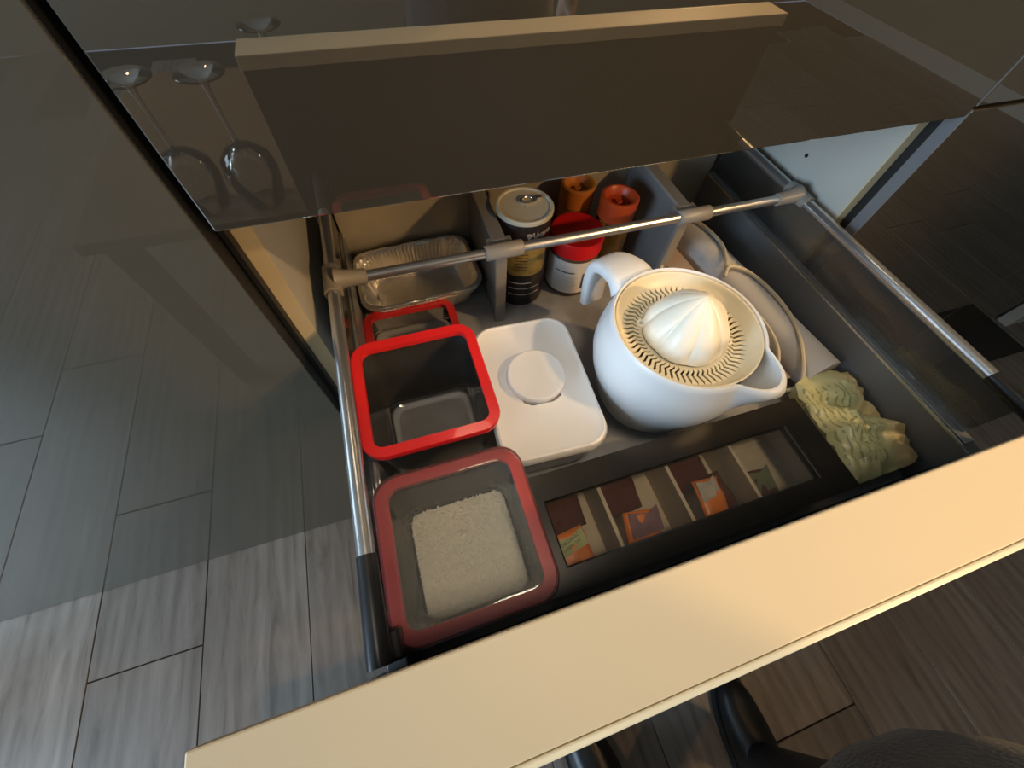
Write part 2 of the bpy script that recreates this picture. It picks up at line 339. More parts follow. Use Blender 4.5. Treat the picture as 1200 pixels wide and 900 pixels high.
# unseen low table added to fill the upper front's reflection and hold upturned glasses
t=empty('added_low_table',(-.22,-1.02,0),'added low brown table behind the photographer, filling the reflection in the glossy upper front','table')
box('tabletop',-.50,.06,-1.30,-.535,.575,.605,M['tablewood'],t,bevel=.004)
for x_ in (-.45,.01):
    for y_ in (-1.25,-.585): box('leg',x_-.025,x_+.025,y_-.025,y_+.025,0,.575,M['tablewood'],t,bevel=.003)
GL=[(-.235,-.605,'upturned wine glass on the low table, mirrored nearest the black door gap'),(-.118,-.60,'upturned wine glass on the low table, mirrored next to the cream strip'),(-.02,-.80,'upturned wine glass on the low table, mirrored overlapping the end of the cream strip')]
for x_,y_,lb in GL:
    t=empty('wine_glass',(x_,y_,.605),lb,'glass','upturned wine glasses on the low table')
    lathe('bowl',[(.034,.0),(.040,.03),(.0445,.06),(.040,.085),(.022,.103),(.006,.110),(.004,.112),(.0015,.108),(.020,.099),(.037,.083),(.0425,.06),(.038,.03),(.0325,0)],M['glass'],t,40)
    lathe('stem',[(.0045,.110),(.0035,.14),(.004,.190),(.008,.205)],M['glass'],t,20)
    lathe('foot',[(.006,.203),(.034,.212),(.036,.214),(.034,.216),(.001,.2165)],M['glass'],t,40)
    t.scale=(1.22,1.22,1.15)
# partition with a white door casing at the end of the cabinets
struct('w',box('wall_partition',2.50,2.60,.10,Y1,0,H,M['wall']))
tr=struct('t',box('trim_1',2.44,2.62,.045,.10,0,2.2,M['trim'],bevel=.003))
struct('t',box('trim_2',2.455,2.60,-.012,.03,0,2.2,M['trim'],bevel=.003))
struct('t',box('baseboard_right',X1-.015,X1,Y0,Y1,0,.1,M['trim']))

# ---------------------------------------------------------------- cabinets
t=empty('tall_cabinet',(-.6,.0,0),'tall dark grey gloss cabinet door reaching the floor left of the open drawer','cabinet')
box('door',-1.45,-.014,0,.022,.004,2.3,M['front_satin'],t,bevel=.0015)
box('edge_band_or_shade',-.0139,-.0134,.0005,.0215,.004,2.3,M['black'],t)  # black strip added along the door edge: shade of the unlit gap
box('side_panel',-.034,-.016,.04,.64,.0,2.3,M['carcass'],t)
box('side_panel',-1.45,-1.43,.04,.64,.0,2.3,M['carcass'],t)
box('gasket',-.034,-.016,.024,.039,.004,.953,M['gasket'],t)
box('gasket',-.034,-.016,.024,.039,.953,2.3,M['black'],t)  # upper stretch coloured black for the shade in the unlit gap

c=empty('drawer_cabinet',(.445,.3,0),'cabinet with dark glossy upper front and white inside, holding the open drawer','cabinet')
box('upper_front',-.004,.893,0,.020,.953,2.3,M['front'],c,bevel=.0015)
box('lower_front',-.004,.893,0,.020,.004,.545,M['front'],c,bevel=.0015)
for x0,x1,e in ((-.012,.012,0),(.884,.903,1)):
    s=box('side_panel',x0,x1,.039,.64,0,2.3,M['carcass'],c)
    box('edge_band_or_shade',x0,x1,.037,.039,0,2.3,M['carcass_edge'],c)
box('back_panel',.012,.884,.632,.64,0,2.3,M['carcass'],c)
box('gasket',-.0125,-.007,.024,.0365,.0,2.3,M['black'],c)
box('gasket',.905,.915,.024,.06,0,2.3,M['black'],c)
# drilled holes as small dark plugs on the right side panel
for y,z in ((.16,.816),(.16,1.0),(.50,.816),(.50,.7)):
    bm=bmesh.new(); rings(bm,[[Vector((x-.445,y-.3+.0035*cos(2*pi*i/12),z+.0035*sin(2*pi*i/12))) for i in range(12)] for x in (.8841,.8832)],cap1=True)
    bm_obj('hole_plug',bm,M['black'],c)
box('runner',.868,.884,.05,.60,.60,.64,M['side_steel'],c)
box('runner',.012,.026,.05,.60,.60,.64,M['side_steel'],c)

n1=empty('wide_cabinet',(1.34,.3,0),'wide dark glossy cabinet right beside the open drawer','cabinet')
box('upper_front',.898,1.785,0,.020,.965,2.3,M['front'],n1,bevel=.0015)
box('lower_front',.898,1.785,0,.020,.004,.960,M['front'],n1,bevel=.0015)
box('edge_strip',.8975,.8995,.0005,.0205,.965,2.3,M['side_steel'],n1)
box('edge_strip',.8975,.8995,.0005,.0205,.004,.960,M['side_steel'],n1)
box('side_panel',.921,.94,.026,.64,0,2.3,M['blackplastic'],n1)
box('side_panel',1.765,1.783,.026,.64,0,2.3,M['carcass'],n1)
n2=empty('narrow_cabinet',(2.0,.3,0),'narrow dark glossy end cabinet farthest right, beside the white door casing','cabinet')
box('front',1.789,2.20,0,.020,.004,2.3,M['front'],n2,bevel=.0015)
box('edge_strip',1.7862,1.789,.0,.0205,.004,2.3,M['side_steel'],n2)
box('side_panel',2.182,2.20,.022,.64,0,2.3,M['black'],n2)

# ---------------------------------------------------------------- the open drawer
ZB=.590
d=empty('drawer',(.45,0,.56),'pulled out kitchen drawer with grey steel sides and thick cream front','drawer')
box('front_panel',0,.893,-.4125,-.361,.934,.951,M['cream'],d,bevel=.0012)
box('front_edge',0,.893,-.4165,-.4128,.942,.951,M['cream_edge'],d,bevel=.001)
box('front_glass',0,.893,-.4165,-.4128,.552,.9415,M['front'],d)
box('front_lining',0,.893,-.4125,-.372,.552,.934,M['lining'],d)
box('base',.045,.85,-.3715,.32,ZB-.014,ZB,M['base_grey'],d)
box('back_panel',.048,.848,.32,.334,ZB,.770,M['back_steel'],d,bevel=.002)
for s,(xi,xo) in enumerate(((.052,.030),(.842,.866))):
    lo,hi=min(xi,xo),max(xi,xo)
    box('side_profile',lo,hi,-.3715,.32,ZB-.01,.695,M['side_steel'],d,bevel=.002)
    box('ledge',lo+.004,hi-.004,-.355,.315,.695,.699,M['rail'],d)
    xr=.044 if s==0 else .859
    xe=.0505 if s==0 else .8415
    box('ledge_highlight',xe,xe+.002,-.355,.315,.6935,.6965,M['metalbright'],d)  # pale strip added to paint the bright highlight along the ledge
    box('glass_insert',xr-.003,xr+.003,-.340,.315,.6995,.767,M['insert'],d)
    tube('rail',[(xr,-.268 if s==0 else -.290,.775),(xr,.32,.775)],.0088,M['rail'],d,20)
    tube('rail_end',[(xr,-.361,.775),(xr,-.355,.775),(xr,-.268 if s==0 else -.290,.775)],[.0115,.0115,.0098],M['blackplastic'],d,20)
    if s==0: box('front_bracket',xr-.012 if s==0 else xr-.008,xr+.018 if s==0 else xr+.012,-.361,-.335,ZB,.768,M['blackplastic'],d,bevel=.003)
tube('cross_rail',[(.052,.109,.775),(.851,.109,.775)],.0078,M['rail'],d,20)
# clips where the cross rail hooks onto the side rails (saddle over the rail, sleeve on the bar)
for x,sx in ((.044,1),(.859,-1)):
    bm=bmesh.new()
    arc=[Vector((x+.0125*cos(a)-.45,0,.775+.0125*sin(a)-.56)) for a in [R(-30+240*i/14) for i in range(15)]]
    arci=[Vector((x+.0095*cos(a)-.45,0,.775+.0095*sin(a)-.56)) for a in [R(-30+240*i/14) for i in range(15)]]
    loop=arc+arci[::-1]
    rings(bm,[[p+Vector((0,yy,0)) for p in loop] for yy in (.084,.135)],cap0=True,cap1=True)
    tube_bm(bm,[Vector((x+sx*a-.45,.109,.775-.56+b)) for a,b in ((.004,.004),(.02,.002),(.048,0))],[.0165,.0125,.0105],16)
    autos(bm_obj('rail_clip',bm,M['cap'],d))
# two length-wise dividers hooked on the cross rail
for k,x in enumerate((.300,.640)):
    dv=empty('drawer_divider',(x,.109,ZB),['grey divider on the cross rail between foil tray and dark can','grey divider on the cross rail between orange lidded jars and white roll'][k],'divider','drawer dividers hooked on the cross rail')
    box('plate',x-.007,x+.007,.128,.318,ZB+.001,.768,M['divider'],dv,bevel=.002)
    box('top_strip',x-.012,x+.012,.135,.318,.768,.774,M['cap'],dv,bevel=.002)
    box('front_post',x-.010,x+.010,.120,.130,ZB+.001,.768,M['cap'],dv,bevel=.002)
    bm=bmesh.new(); off=Vector((x,.109,ZB))
    tube_bm(bm,[Vector((x+a,.109,.775))-off for a in (-.030,-.028,.028,.030)],[.0112,.0122,.0122,.0112],20)
    add_box(bm,-.020,.020,.004,.034,.186-ZB+.5755,.186-ZB+.587)
    autos(bm_obj('clip',bm,M['cap'],dv))

# ---------------------------------------------------------------- clear containers with red seals
def container(loc,label,top,height,bot,m_red,lid=False,rz=0):
    """top/bot = outer side lengths; local z 0..height"""
    t=empty('food_container',loc,label,'container','clear square containers with red seals',rz)
    rt,rb=.026,.020; th=.0022
    bm=bmesh.new()
    inn=top-.012
    R_=[rrect(bot-.02,bot-.02,rb,.0),rrect(bot,bot,rb,.006),rrect(inn,inn,rt-.004,height-.012),
        rrect(inn-2*th,inn-2*th,rt-.005,height-.012),rrect(bot-2*th,bot-2*th,rb,.008),rrect(bot-.026,bot-.026,rb-.004,.003)]
    rings(bm,R_,cap0=True,cap1=True); b=bm_obj('body',bm,M['clearplastic'],t); autos(b,35)
    bm=bmesh.new(); wd=.0125
    prof=[(0,-.012),(.0025,-.002),(0,0),(-wd*2,0),(-wd*2-.001,-.004),(-wd*2,-.010)]
    vs=rings(bm,[rrect(top+a,top+a,rt+a/2,height+z) for a,z in prof]+[rrect(top,top,rt,height-.012)])
    bmesh.ops.remove_doubles(bm,verts=bm.verts[:],dist=1e-5)
    o=bm_obj('seal',bm,m_red,t,bevel=0); autos(o,50)
    for sx_ in (-1,1):
        bm=bmesh.new()
        for q in range(3):
            a=R(90+(q-1)*38); tube_bm(bm,[Vector((sx_*bot*.30+r_*cos(a),-bot*.34+r_*sin(a),.0095)) for r_ in (.002,.005,.009,.012)],[.0006,.0016,.0014,.0004],6)
        bm_obj('embossed_mark',bm,M['clearlid'],t)
    if lid:
        bm=bmesh.new(); rings(bm,[rrect(top+.004,top+.004,rt,height-.006),rrect(top+.006,top+.006,rt+.001,height+.0005),rrect(top+.002,top+.002,rt,height+.0025),
            rrect(top-.030,top-.030,rt-.010,height+.0025),rrect(top-.034,top-.034,rt-.012,height-.003)],cap1=True)
        autos(bm_obj('lid',bm,M['clearlid'],t),50)
    return t
rc=container((.137,-.273,ZB),'square container of white rice with red seal and clear lid by the cream front',.168,.157,.128,M['red_dull'],True)
container((.133,-.077,ZB),'empty open square container with bright red rim behind the rice container',.170,.160,.134,M['red'])
container((.134,.083,ZB),'low square container with red rim partly seen through the empty one, before the foil tray',.162,.050,.140,M['red_dull'])
# rice: solid bed with loose grains on the surface and against the walls
bm=bmesh.new(); rz0,rz1=.0105,.047
n=26; hw0,hw1=.058,.0655
grid=[[None]*(n+1) for _ in range(n+1)]
for i in range(n+1):
    for j in range(n+1):
        u,v=-1+2*i/n,-1+2*j/n; x,y=u*hw1,v*hw1
        grid[i][j]=bm.verts.new((x,y,rz1+.0018*noise.noise(Vector((x*60,y*60,3)))-.003*(abs(u)**8+abs(v)**8)))
for i in range(n):
    for j in range(n): bm.faces.new((grid[i][j],grid[i+1][j],grid[i+1][j+1],grid[i][j+1]))
top=[grid[i][0] for i in range(n+1)]+[grid[n][j] for j in range(1,n+1)]+[grid[i][n] for i in range(n-1,-1,-1)]+[grid[0][j] for j in range(n-1,0,-1)]
low=[bm.verts.new((v.co.x*hw0/hw1,v.co.y*hw0/hw1,rz0)) for v in top]
for i in range(len(top)):
    j=(i+1)%len(top); bm.faces.new((top[i],low[i],low[j],top[j]))
bm.faces.new(low)
def grain(bm,p,az,el,l,r):
    dx=Vector((cos(az)*cos(el),sin(az)*cos(el),sin(el))); u=dx.orthogonal().normalized(); v=dx.cross(u)
    a=bm.verts.new(p-dx*l/2); b=bm.verts.new(p+dx*l/2)
    q=[[bm.verts.new(p+dx*s*l*.28+(u*cos(k*pi/2)+v*sin(k*pi/2))*r) for k in range(4)] for s in (-1,1)]
    for k in range(4):
        m_=(k+1)%4; bm.faces.new((a,q[0][m_],q[0][k])); bm.faces.new((q[0][k],q[0][m_],q[1][m_],q[1][k])); bm.faces.new((b,q[1][k],q[1][m_]))
for _ in range(2900):
    x,y=random.uniform(-.0635,.0635),random.uniform(-.0635,.0635)
    grain(bm,Vector((x,y,rz1+random.uniform(-.0005,.0045))),random.gauss(1.3,1.0),random.uniform(-.3,.3),random.uniform(.0065,.0085),random.uniform(.0011,.0014))
ric=bm_obj('rice',bm,M['rice']); ric.location=(.137,-.273,ZB); autos(ric,60)
tag(ric,'white long grain rice filling the bottom of the lidded container','rice',kind='stuff')

# ---------------------------------------------------------------- white airtight box with round button
t=empty('storage_box',(.292,-.088,ZB),'white rectangular storage box with large round button in its lid','container',rz=R(-3))
bm=bmesh.new(); rings(bm,[rrect(.125,.195,.022,0),rrect(.132,.202,.026,.004),rrect(.142,.214,.028,.086)],cap0=True,cap1=True); autos(bm_obj('body',bm,M['clearlid'],t),50)
bm=bmesh.new(); W_,L_=.156,.230
rings(bm,[rrect(W_-.012,L_-.012,.030,.087),rrect(W_,L_,.034,.090),rrect(W_+.001,L_+.001,.034,.104),rrect(W_-.004,L_-.004,.032,.109),rrect(W_-.010,L_-.010,.030,.1105),rrect(W_-.020,L_-.020,.026,.1080)]
      ,cap0=True,cap1=False)
top=rrect(W_-.020,L_-.020,.026,.1080)
# inner face carries a recess for the button
k=len(top); ctr=Vector((0,.006,.108)); rad=.0455
rim=[ctr+Vector((rad*(p-ctr).normalized().x,rad*(p-ctr).normalized().y,0)) for p in top]
low=[p+Vector((0,0,-.008)) for p in rim]
rings(bm,[top,[p.lerp(q,.5) for p,q in zip(top,rim)],rim,low],cap1=True); bmesh.ops.remove_doubles(bm,verts=bm.verts[:],dist=1e-5)
autos(bm_obj('lid',bm,M['white'],t),35)
lathe('button',[(.0005,.101),(.0425,.101),(.0428,.1195),(.0422,.1212),(.0410,.1220),(.0395,.1216),(.0005,.1212)],M['white'],t,64,off=(0,.006,0))
autos(t.children[-1],35)

# ---------------------------------------------------------------- citrus juicer
JX,JY=.494,-.108
t=empty('citrus_juicer',(JX,JY,ZB),'white electric citrus juicer with ribbed ivory cone, handle and spout','juicer')
SP=R(-63); HA=R(104)
def spoutf(a,r,k):
    dlt=(a-SP+pi)%(2*pi)-pi; return r+k*(cos(min(1,abs(dlt)/R(23))*pi/2)**1.15)
zr=.200
prof=[(.0,.0,0),(.066,.0,0),(.074,.004,0),(.086,.03,0),(.098,.07,0),(.108,.100,0),(.1145,.130,0),(.1145,.150,.004),(.1115,.172,.022),(.1065,.192,.036),(.105,zr,.033),(.103,zr+.002,.032),(.1005,zr+.001,.030),(.100,zr-.004,.029),(.101,.182,.020),(.102,.165,.004),(.100,.155,0)]
bm=bmesh.new(); N_=120
rings(bm,[circ(max(r,.0005),z,N_,fn=(lambda a,rr,k_=k:spoutf(a,rr,k_))) for r,z,k in prof])
autos(bm_obj('jug',bm,M['juicer'],t),50)
# strainer dish: rim, bowl slope, slotted ring
def dish_z(r):
    r=r/1.085
    if r>.088: return zr-.006+(r-.088)*.2
    if r>.078: return zr-.019+(r-.078)*1.3
    return zr-.021+(r-.050)*.071
prof=[(.0995,zr-.003),(.0988,zr-.0005),(.0968,zr-.0015),(.096,zr-.006),(.089,zr-.0135),(.0857,zr-.0175)]
lathe('dish_rim',prof,M['strainer'],t,96)
lathe('dish_center',[(.0605,zr-.0209),(.050,zr-.021),(.0005,zr-.021)],M['strainer'],t,96)
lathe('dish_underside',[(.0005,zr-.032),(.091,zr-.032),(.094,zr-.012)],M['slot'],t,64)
# slotted band: chevron bars with open gaps between them
bm=bmesh.new(); NB=62; st=[.0600,.0645,.070,.079,.0862]; tw=[0,0,-.055,0,0]
for i in range(NB):
    a0=2*pi*i/NB; hwd=pi/NB*.56
    vs=[]
    for r,tt in zip(st,tw):
        full=(r<.061 or r>.083); h=pi/NB if full else hwd
        z=dish_z(r) if r<.084 else zr-.0175
        vs.append([bm.verts.new((r*cos(a0+tt+s*h),r*sin(a0+tt+s*h),zz)) for s,zz in ((-1,z),(1,z),(1,z-.003),(-1,z-.003))])
    for a,b in zip(vs,vs[1:]):
        for q in range(4): bm.faces.new((a[q],a[(q+1)%4],b[(q+1)%4],b[q]))
bm_obj('slotted_ring',bm,M['strainer'],t)
# reamer cone with lobes
bm=bmesh.new(); NL=8; nn=160; P=[]
for k_ in range(19):
    u=k_/18; z=zr-.018+.0+.070*u; base=.0580*(1-u**1.9)**.80 if u<1 else .0004
    amp=.15*min(1,(u+.05)*5)*(1-u*.55)
    P.append([Vector((max(base,.0004)*(1-amp+amp*abs(cos(NL*a/2+.3))**.55)*cos(a),max(base,.0004)*(1-amp+amp*abs(cos(NL*a/2+.3))**.55)*sin(a),z)) for a in [2*pi*i/nn for i in range(nn)]])
rings(bm,P,cap1=True); o=bm_obj('reamer_cone',bm,M['cone'],t,True)
for az in (R(150),R(-33)):
    bm=bmesh.new(); cx,cy=.0595*cos(az),.0595*sin(az)
    rings(bm,[circ(.0065,zr-.0205,20,cx,cy),circ(.0065,zr-.0165,20,cx,cy),circ(.0030,zr-.0165,20,cx,cy),circ(.0030,zr-.0205,20,cx,cy)]); autos(bm_obj('locking_tab',bm,M['cone'],t),40)
# handle: broad flat strap leaving the rim and bending down
hd=Vector((cos(HA),sin(HA),0)); sd=Vector((-sin(HA),cos(HA),0))
path=crom([hd*.1035+Vector((0,0,.178)),hd*.122+Vector((0,0,.186)),hd*.150+Vector((0,0,.182)),hd*.173+Vector((0,0,.166)),hd*.180+Vector((0,0,.132)),hd*.176+Vector((0,0,.082))],7)
bm=bmesh.new(); rs=[]
for i,p in enumerate(path):
    u=i/(len(path)-1); tg=(path[min(i+1,len(path)-1)]-path[max(i-1,0)]).normalized(); nr=tg.cross(sd).normalized()
    wd=.042*(1-u)**1.8+.0225*(1-(1-u)**1.8)
    th=.013-.004*u
    rs.append([p+sd*wd*math.copysign(abs(cos(a))**.45,cos(a))+nr*th*math.copysign(abs(sin(a))**.6,sin(a)) for a in [2*pi*k2/24 for k2 in range(24)]])
rings(bm,rs,cap0=True,cap1=True); autos(bm_obj('handle',bm,M['juicer'],t),60)
# cable behind the juicer lying on the rolls
cz=.0785
cab=[(.565,-.02,.03),(.60,.05,.04),(.66,.165,.075),(.70,.215,cz+.004),(.755,.205,cz+.002),(.772,.14,cz+.001),(.757,.09,cz),(.728,.05,cz-.001),(.745,.065,cz+.006),(.775,.045,cz+.003),(.792,-.01,cz),(.786,-.08,cz),(.765,-.14,cz-.008),(.745,-.185,.045),(.715,-.175,.03),(.73,-.12,.068),(.74,-.05,.070),(.72,.0,.066)]
tube('cable',crom([(x,y,z+ZB) for x,y,z in cab],8),.0034,M['cable'],t,8)

# ---------------------------------------------------------------- rolls on the right
ax0,ax1=Vector((.752,.235,ZB+.038)),Vector((.7980,-.178,ZB+.038))
dr=(ax1-ax0).normalized(); sx_=dr.cross(Vector((0,0,1))).normalized(); up=Vector((0,0,1))
t=empty('baking_paper_roll',(ax0+ax1)/2-Vector((0,0,.038)),'long off-white paper roll lying along the right side of the drawer','roll')
off=t.location
def roll_ring(p,r,n=40): return [p-off+sx_*r*cos(2*pi*i/n)+up*r*sin(2*pi*i/n) for i in range(n)]
bm=bmesh.new(); rings(bm,[roll_ring(ax0,.018),roll_ring(ax0,.0365),roll_ring(ax1,.0365),roll_ring(ax1,.018),roll_ring(ax1-dr*.05,.018)],cap0=True,cap1=True); autos(bm_obj('paper',bm,M['paper_white'],t),40)
bm=bmesh.new(); rings(bm,[roll_ring(ax1+dr*.001,.0185),roll_ring(ax1+dr*.001,.0165),roll_ring(ax1-dr*.045,.0165)]); autos(bm_obj('core',bm,M['kraft'],t),40)
a0,a1=Vector((.672,.235,ZB)),Vector((.7075,-.160,ZB)); t=empty('cardboard_carton',(a0+a1)/2,'narrow pinkish brown open-ended carton lying between juicer and paper roll','box')
dr2=(a1-a0).normalized(); sx2=dr2.cross(up).normalized(); off=t.location
def sqr(p,h,z0,z1): return [p-off+sx2*s*h+up*z for s,z in ((-1,z0),(1,z0),(1,z1),(-1,z1))]
bm=bmesh.new(); rings(bm,[sqr(a0,.024,.001,.050),sqr(a1,.024,.001,.050),sqr(a1,.0222,.003,.048),sqr(a1-dr2*.08,.0222,.003,.048)],cap0=True,cap1=True); bm_obj('sleeve',bm,M['kraft'],t)
bm=bmesh.new(); q=sqr(a1,.024,.050,.050); p0,p1=q[0],q[1]
rings(bm,[[p0,p1,p1+Vector((0,0,-.0015)),p0+Vector((0,0,-.0015))],[p0+dr2*.014+Vector((0,0,.004))+sx2*.004,p1+dr2*.014+Vector((0,0,.004))-sx2*.004,p1+dr2*.014+Vector((0,0,.0025))-sx2*.004,p0+dr2*.014+Vector((0,0,.0025))+sx2*.004]],cap0=True,cap1=True); bm_obj('flap',bm,M['kraft'],t)

# ---------------------------------------------------------------- crumpled printed bag
outline=[(0.7265, -0.1864), (0.7621, -0.1755), (0.7945, -0.174), (0.8263, -0.1868), (0.838, -0.1904), (0.838, -0.2025), (0.838, -0.2057), (0.8376, -0.224), (0.8282, -0.2401), (0.8333, -0.26), (0.838, -0.2844), (0.838, -0.3034), (0.838, -0.3141), (0.838, -0.3206), (0.838, -0.3298), (0.838, -0.3361), (0.838, -0.3492), (0.8117, -0.357), (0.7712, -0.357), (0.7292, -0.357), (0.7064, -0.357), (0.7098, -0.3196), (0.7134, -0.2767), (0.7173, -0.2308)]
oc=Vector((.765,-.275,0)); K=len(outline); sub=4; NR=16
per=[]
for i in range(K):
    a,b=Vector((*outline[i],0)),Vector((*outline[(i+1)%K],0))
    for j in range(sub): per.append(a.lerp(b,j/sub))
def bag_h(x,y,e):
    h=.018*(1-e**3)
    h+=.010*noise.noise(Vector((x*22,y*22,1)))*(1-e**6)+.012*abs(noise.noise(Vector((x*34+y*22,y*30,4))))-.006*abs(noise.noise(Vector((x*60-y*40,y*25,9))))
    d1=abs((x-.765)*.55+(y+.235)*.83); h-=.014*math.exp(-(d1/.009)**2)*(1 if x>.74 else .2)
    d2=abs((x-.78)*.25+(y+.30)*.97-.01); h+=.007*math.exp(-(d2/.006)**2)
    return h
bm=bmesh.new(); uvl=bm.loops.layers.uv.new('UVMap')
rr=[]
for k_ in range(1,NR+1):
    e=k_/NR; rr.append([])
    for p in per:
        q=oc.lerp(p,e); rr[-1].append(bm.verts.new((q.x-.745,q.y+.275,.053+bag_h(q.x,q.y,e)+.004*noise.noise(Vector((q.x*90,q.y*90,7))))))
cv=bm.verts.new((0,0,.053+bag_h(.765,-.275,0)))
n_=len(per)
for i in range(n_): bm.faces.new((cv,rr[0][i],rr[0][(i+1)%n_]))
for a,b in zip(rr,rr[1:]):
    for i in range(n_): bm.faces.new((a[i],b[i],b[(i+1)%n_],a[(i+1)%n_]))
lowr=[bm.verts.new((.02+(v.co.x-.02)*.93,v.co.y*.93,.030)) for v in rr[-1]]; lw2=[bm.verts.new((.025+(v.co.x-.025)*.6,v.co.y*.7,.004)) for v in rr[-1]]
for a,b in ((rr[-1],lowr),(lowr,lw2)):
    for i in range(n_): bm.faces.new((a[i],b[i],b[(i+1)%n_],a[(i+1)%n_]))
bm.faces.new(lw2[::-1])
bmesh.ops.recalc_face_normals(bm,faces=bm.faces[:])
th=math.atan2(-.36+.19,.83-.70)
eu=Vector((-.12,-.99,0)).normalized(); ev=Vector((.99,-.12,0))
for f in bm.faces:
    for l in f.loops:
        p=l.vert.co; l[uvl].uv=(.5+((p.x+.02)*eu.x+p.y*eu.y)/.19,.40+((p.x+.012)*ev.x+p.y*ev.y)/.17)
me=bpy.data.meshes.new('paper_bag'); bm.to_mesh(me); bm.free()
bag=link('crumpled_bag',me,M['bag']); bag.location=(.745,-.275,ZB-.003); autos(bag,28)
tag(bag,'crumpled yellow-green printed plastic bag in the right front corner of the drawer','bag')

# ---------------------------------------------------------------- tea box
TX0,TX1,TY0,TY1,TZ=.216,.668,-.359,-.218,.682
t=empty('tea_box',(.442,-.288,ZB),'long black tea box with window lid and tan compartments along the cream front','box')
bm=bmesh.new(); ox,oy=.442,-.288
def ab(b,x0,x1,y0,y1,z0,z1): add_box(b,x0-ox,x1-ox,y0-oy,y1-oy,z0-ZB,z1-ZB)
ab(bm,TX0,TX1,TY0,TY1,ZB+.0005,ZB+.008); ab(bm,TX0,TX0+.008,TY0,TY1,ZB+.008,TZ-.012); ab(bm,TX1-.008,TX1,TY0,TY1,ZB+.008,TZ-.012); ab(bm,TX0+.008,TX1-.008,TY0,TY0+.008,ZB+.008,TZ-.012); ab(bm,TX0+.008,TX1-.008,TY1-.008,TY1,ZB+.008,TZ-.012)
bm_obj('case',bm,M['teablack'],t)
WX0,WX1,WY0,WY1=.247,.622,-.332,-.254
bm=bmesh.new()
o_=[(TX0,TY0),(TX1,TY0),(TX1,TY1),(TX0,TY1)]; i_=[(WX0,WY0),(WX1,WY0),(WX1,WY1),(WX0,WY1)]
def q4(pts,z,g=0): 
    cx,cy=(sum(p[0] for p in pts)/4,sum(p[1] for p in pts)/4)
    return [Vector((p[0]+math.copysign(g,p[0]-cx)-ox,p[1]+math.copysign(g,p[1]-cy)-oy,z-ZB)) for p in pts]
rings(bm,[q4(o_,TZ-.011),q4(o_,TZ-.001),q4(o_,TZ,-.001),q4(i_,TZ,.002),q4(i_,TZ-.0015),q4(i_,TZ-.011)]+[q4(o_,TZ-.011)]); bmesh.ops.remove_doubles(bm,verts=bm.verts[:],dist=1e-5)
bm_obj('lid_frame',bm,M['teablack'],t)
box('pane',WX0-.003,WX1+.003,WY0-.003,WY1+.003,TZ-.007,TZ-.005,M['pane'],t)
for x in (.3255,.4305,.5355): box('divider',x-.0025,x+.0025,TY0+.009,TY1-.009,ZB+.010,TZ-.014,M['teatan'],t)
bm=bmesh.new(); ab(bm,TX0+.0085,TX1-.0085,TY0+.009,TY0+.011,ZB+.010,TZ-.013); ab(bm,TX0+.0085,TX1-.0085,TY1-.011,TY1-.009,ZB+.010,TZ-.013)
ab(bm,TX1-.012,TX1-.0085,TY0+.011,TY1-.011,ZB+.010,TZ-.013); ab(bm,TX0+.0085,TX0+.012,TY0+.011,TY1-.011,ZB+.010,TZ-.013); ab(bm,TX0+.0085,TX1-.0085,TY0+.009,TY1-.009,ZB+.0085,ZB+.010)
bm_obj('lining',bm,M['teatan'],t)
# magnet catch line at the right end of the lid
box('hinge_pin',WX1+.010,WX1+.0125,WY0+.004,WY1-.002,TZ,TZ+.0012,M['blackplastic'],t)
def sachet(cx,cy,zc,w,l,rz,tilt,m,label,lm=None,lw=.6,ll=.5,lo=(0,0),tz=0,txt=None):
    o=bpy.data.objects.new('tea_sachet',None); COL.objects.link(o); o.location=(cx,cy,zc); o.rotation_euler=(tilt,tz,rz); o.empty_display_size=.01
    tag(o,label,'tea sachet','tea sachets in the tea box')
    bm=bmesh.new(); nx,ny=8,8; G=[[],[]]
    for s in (0,1):
        for i in range(nx+1):
            G[s].append([])
            for j in range(ny+1):
                u,v=-1+2*i/nx,-1+2*j/ny; x,y=u*w/2,v*l/2
                e=max(abs(u),abs(v)); h=.0034*(1-e**4)+.0003
                G[s][-1].append(bm.verts.new((x,y,(h if s else -h)+.0034*noise.noise(Vector((x*75,y*75,cx*50))))))
    for s in (0,1):
        for i in range(nx):
            for j in range(ny):
                f=(G[s][i][j],G[s][i+1][j],G[s][i+1][j+1],G[s][i][j+1]); bm.faces.new(f if s else f[::-1])
    def edge(l1,l2):
        for k2 in range(len(l1)-1): bm.faces.new((l1[k2],l1[k2+1],l2[k2+1],l2[k2]))
    edge([G[0][i][0] for i in range(nx+1)],[G[1][i][0] for i in range(nx+1)]); edge([G[0][nx][j] for j in range(ny+1)],[G[1][nx][j] for j in range(ny+1)])
    edge([G[0][i][ny] for i in range(nx,-1,-1)],[G[1][i][ny] for i in range(nx,-1,-1)]); edge([G[0][0][j] for j in range(ny,-1,-1)],[G[1][0][j] for j in range(ny,-1,-1)])
    b=bm_obj('packet',bm,m,o,True)
    if lm:
        bm=bmesh.new(); hx,hy=w*lw/2,l*ll/2
        pts=[(-hx,-hy),(hx,-hy*.6),(hx*.9,hy),(hx*.2,hy*.55),(-hx,hy*.7)]
        rings(bm,[[Vector((x+lo[0],y+lo[1],z)) for x,y in pts] for z in (.003,.0043)],cap0=True,cap1=True); lb=bm_obj('label',bm,lm,o)
        if txt:
            for q,(s_,zz) in enumerate(txt):
                me=text_mesh(s_,zz,.0001); tx=link('lettering',me,M['ink'],lb); tx.location=(lo[0],lo[1]+.004-q*.007,.0046); tx.rotation_euler=(0,0,R(12))
    return o
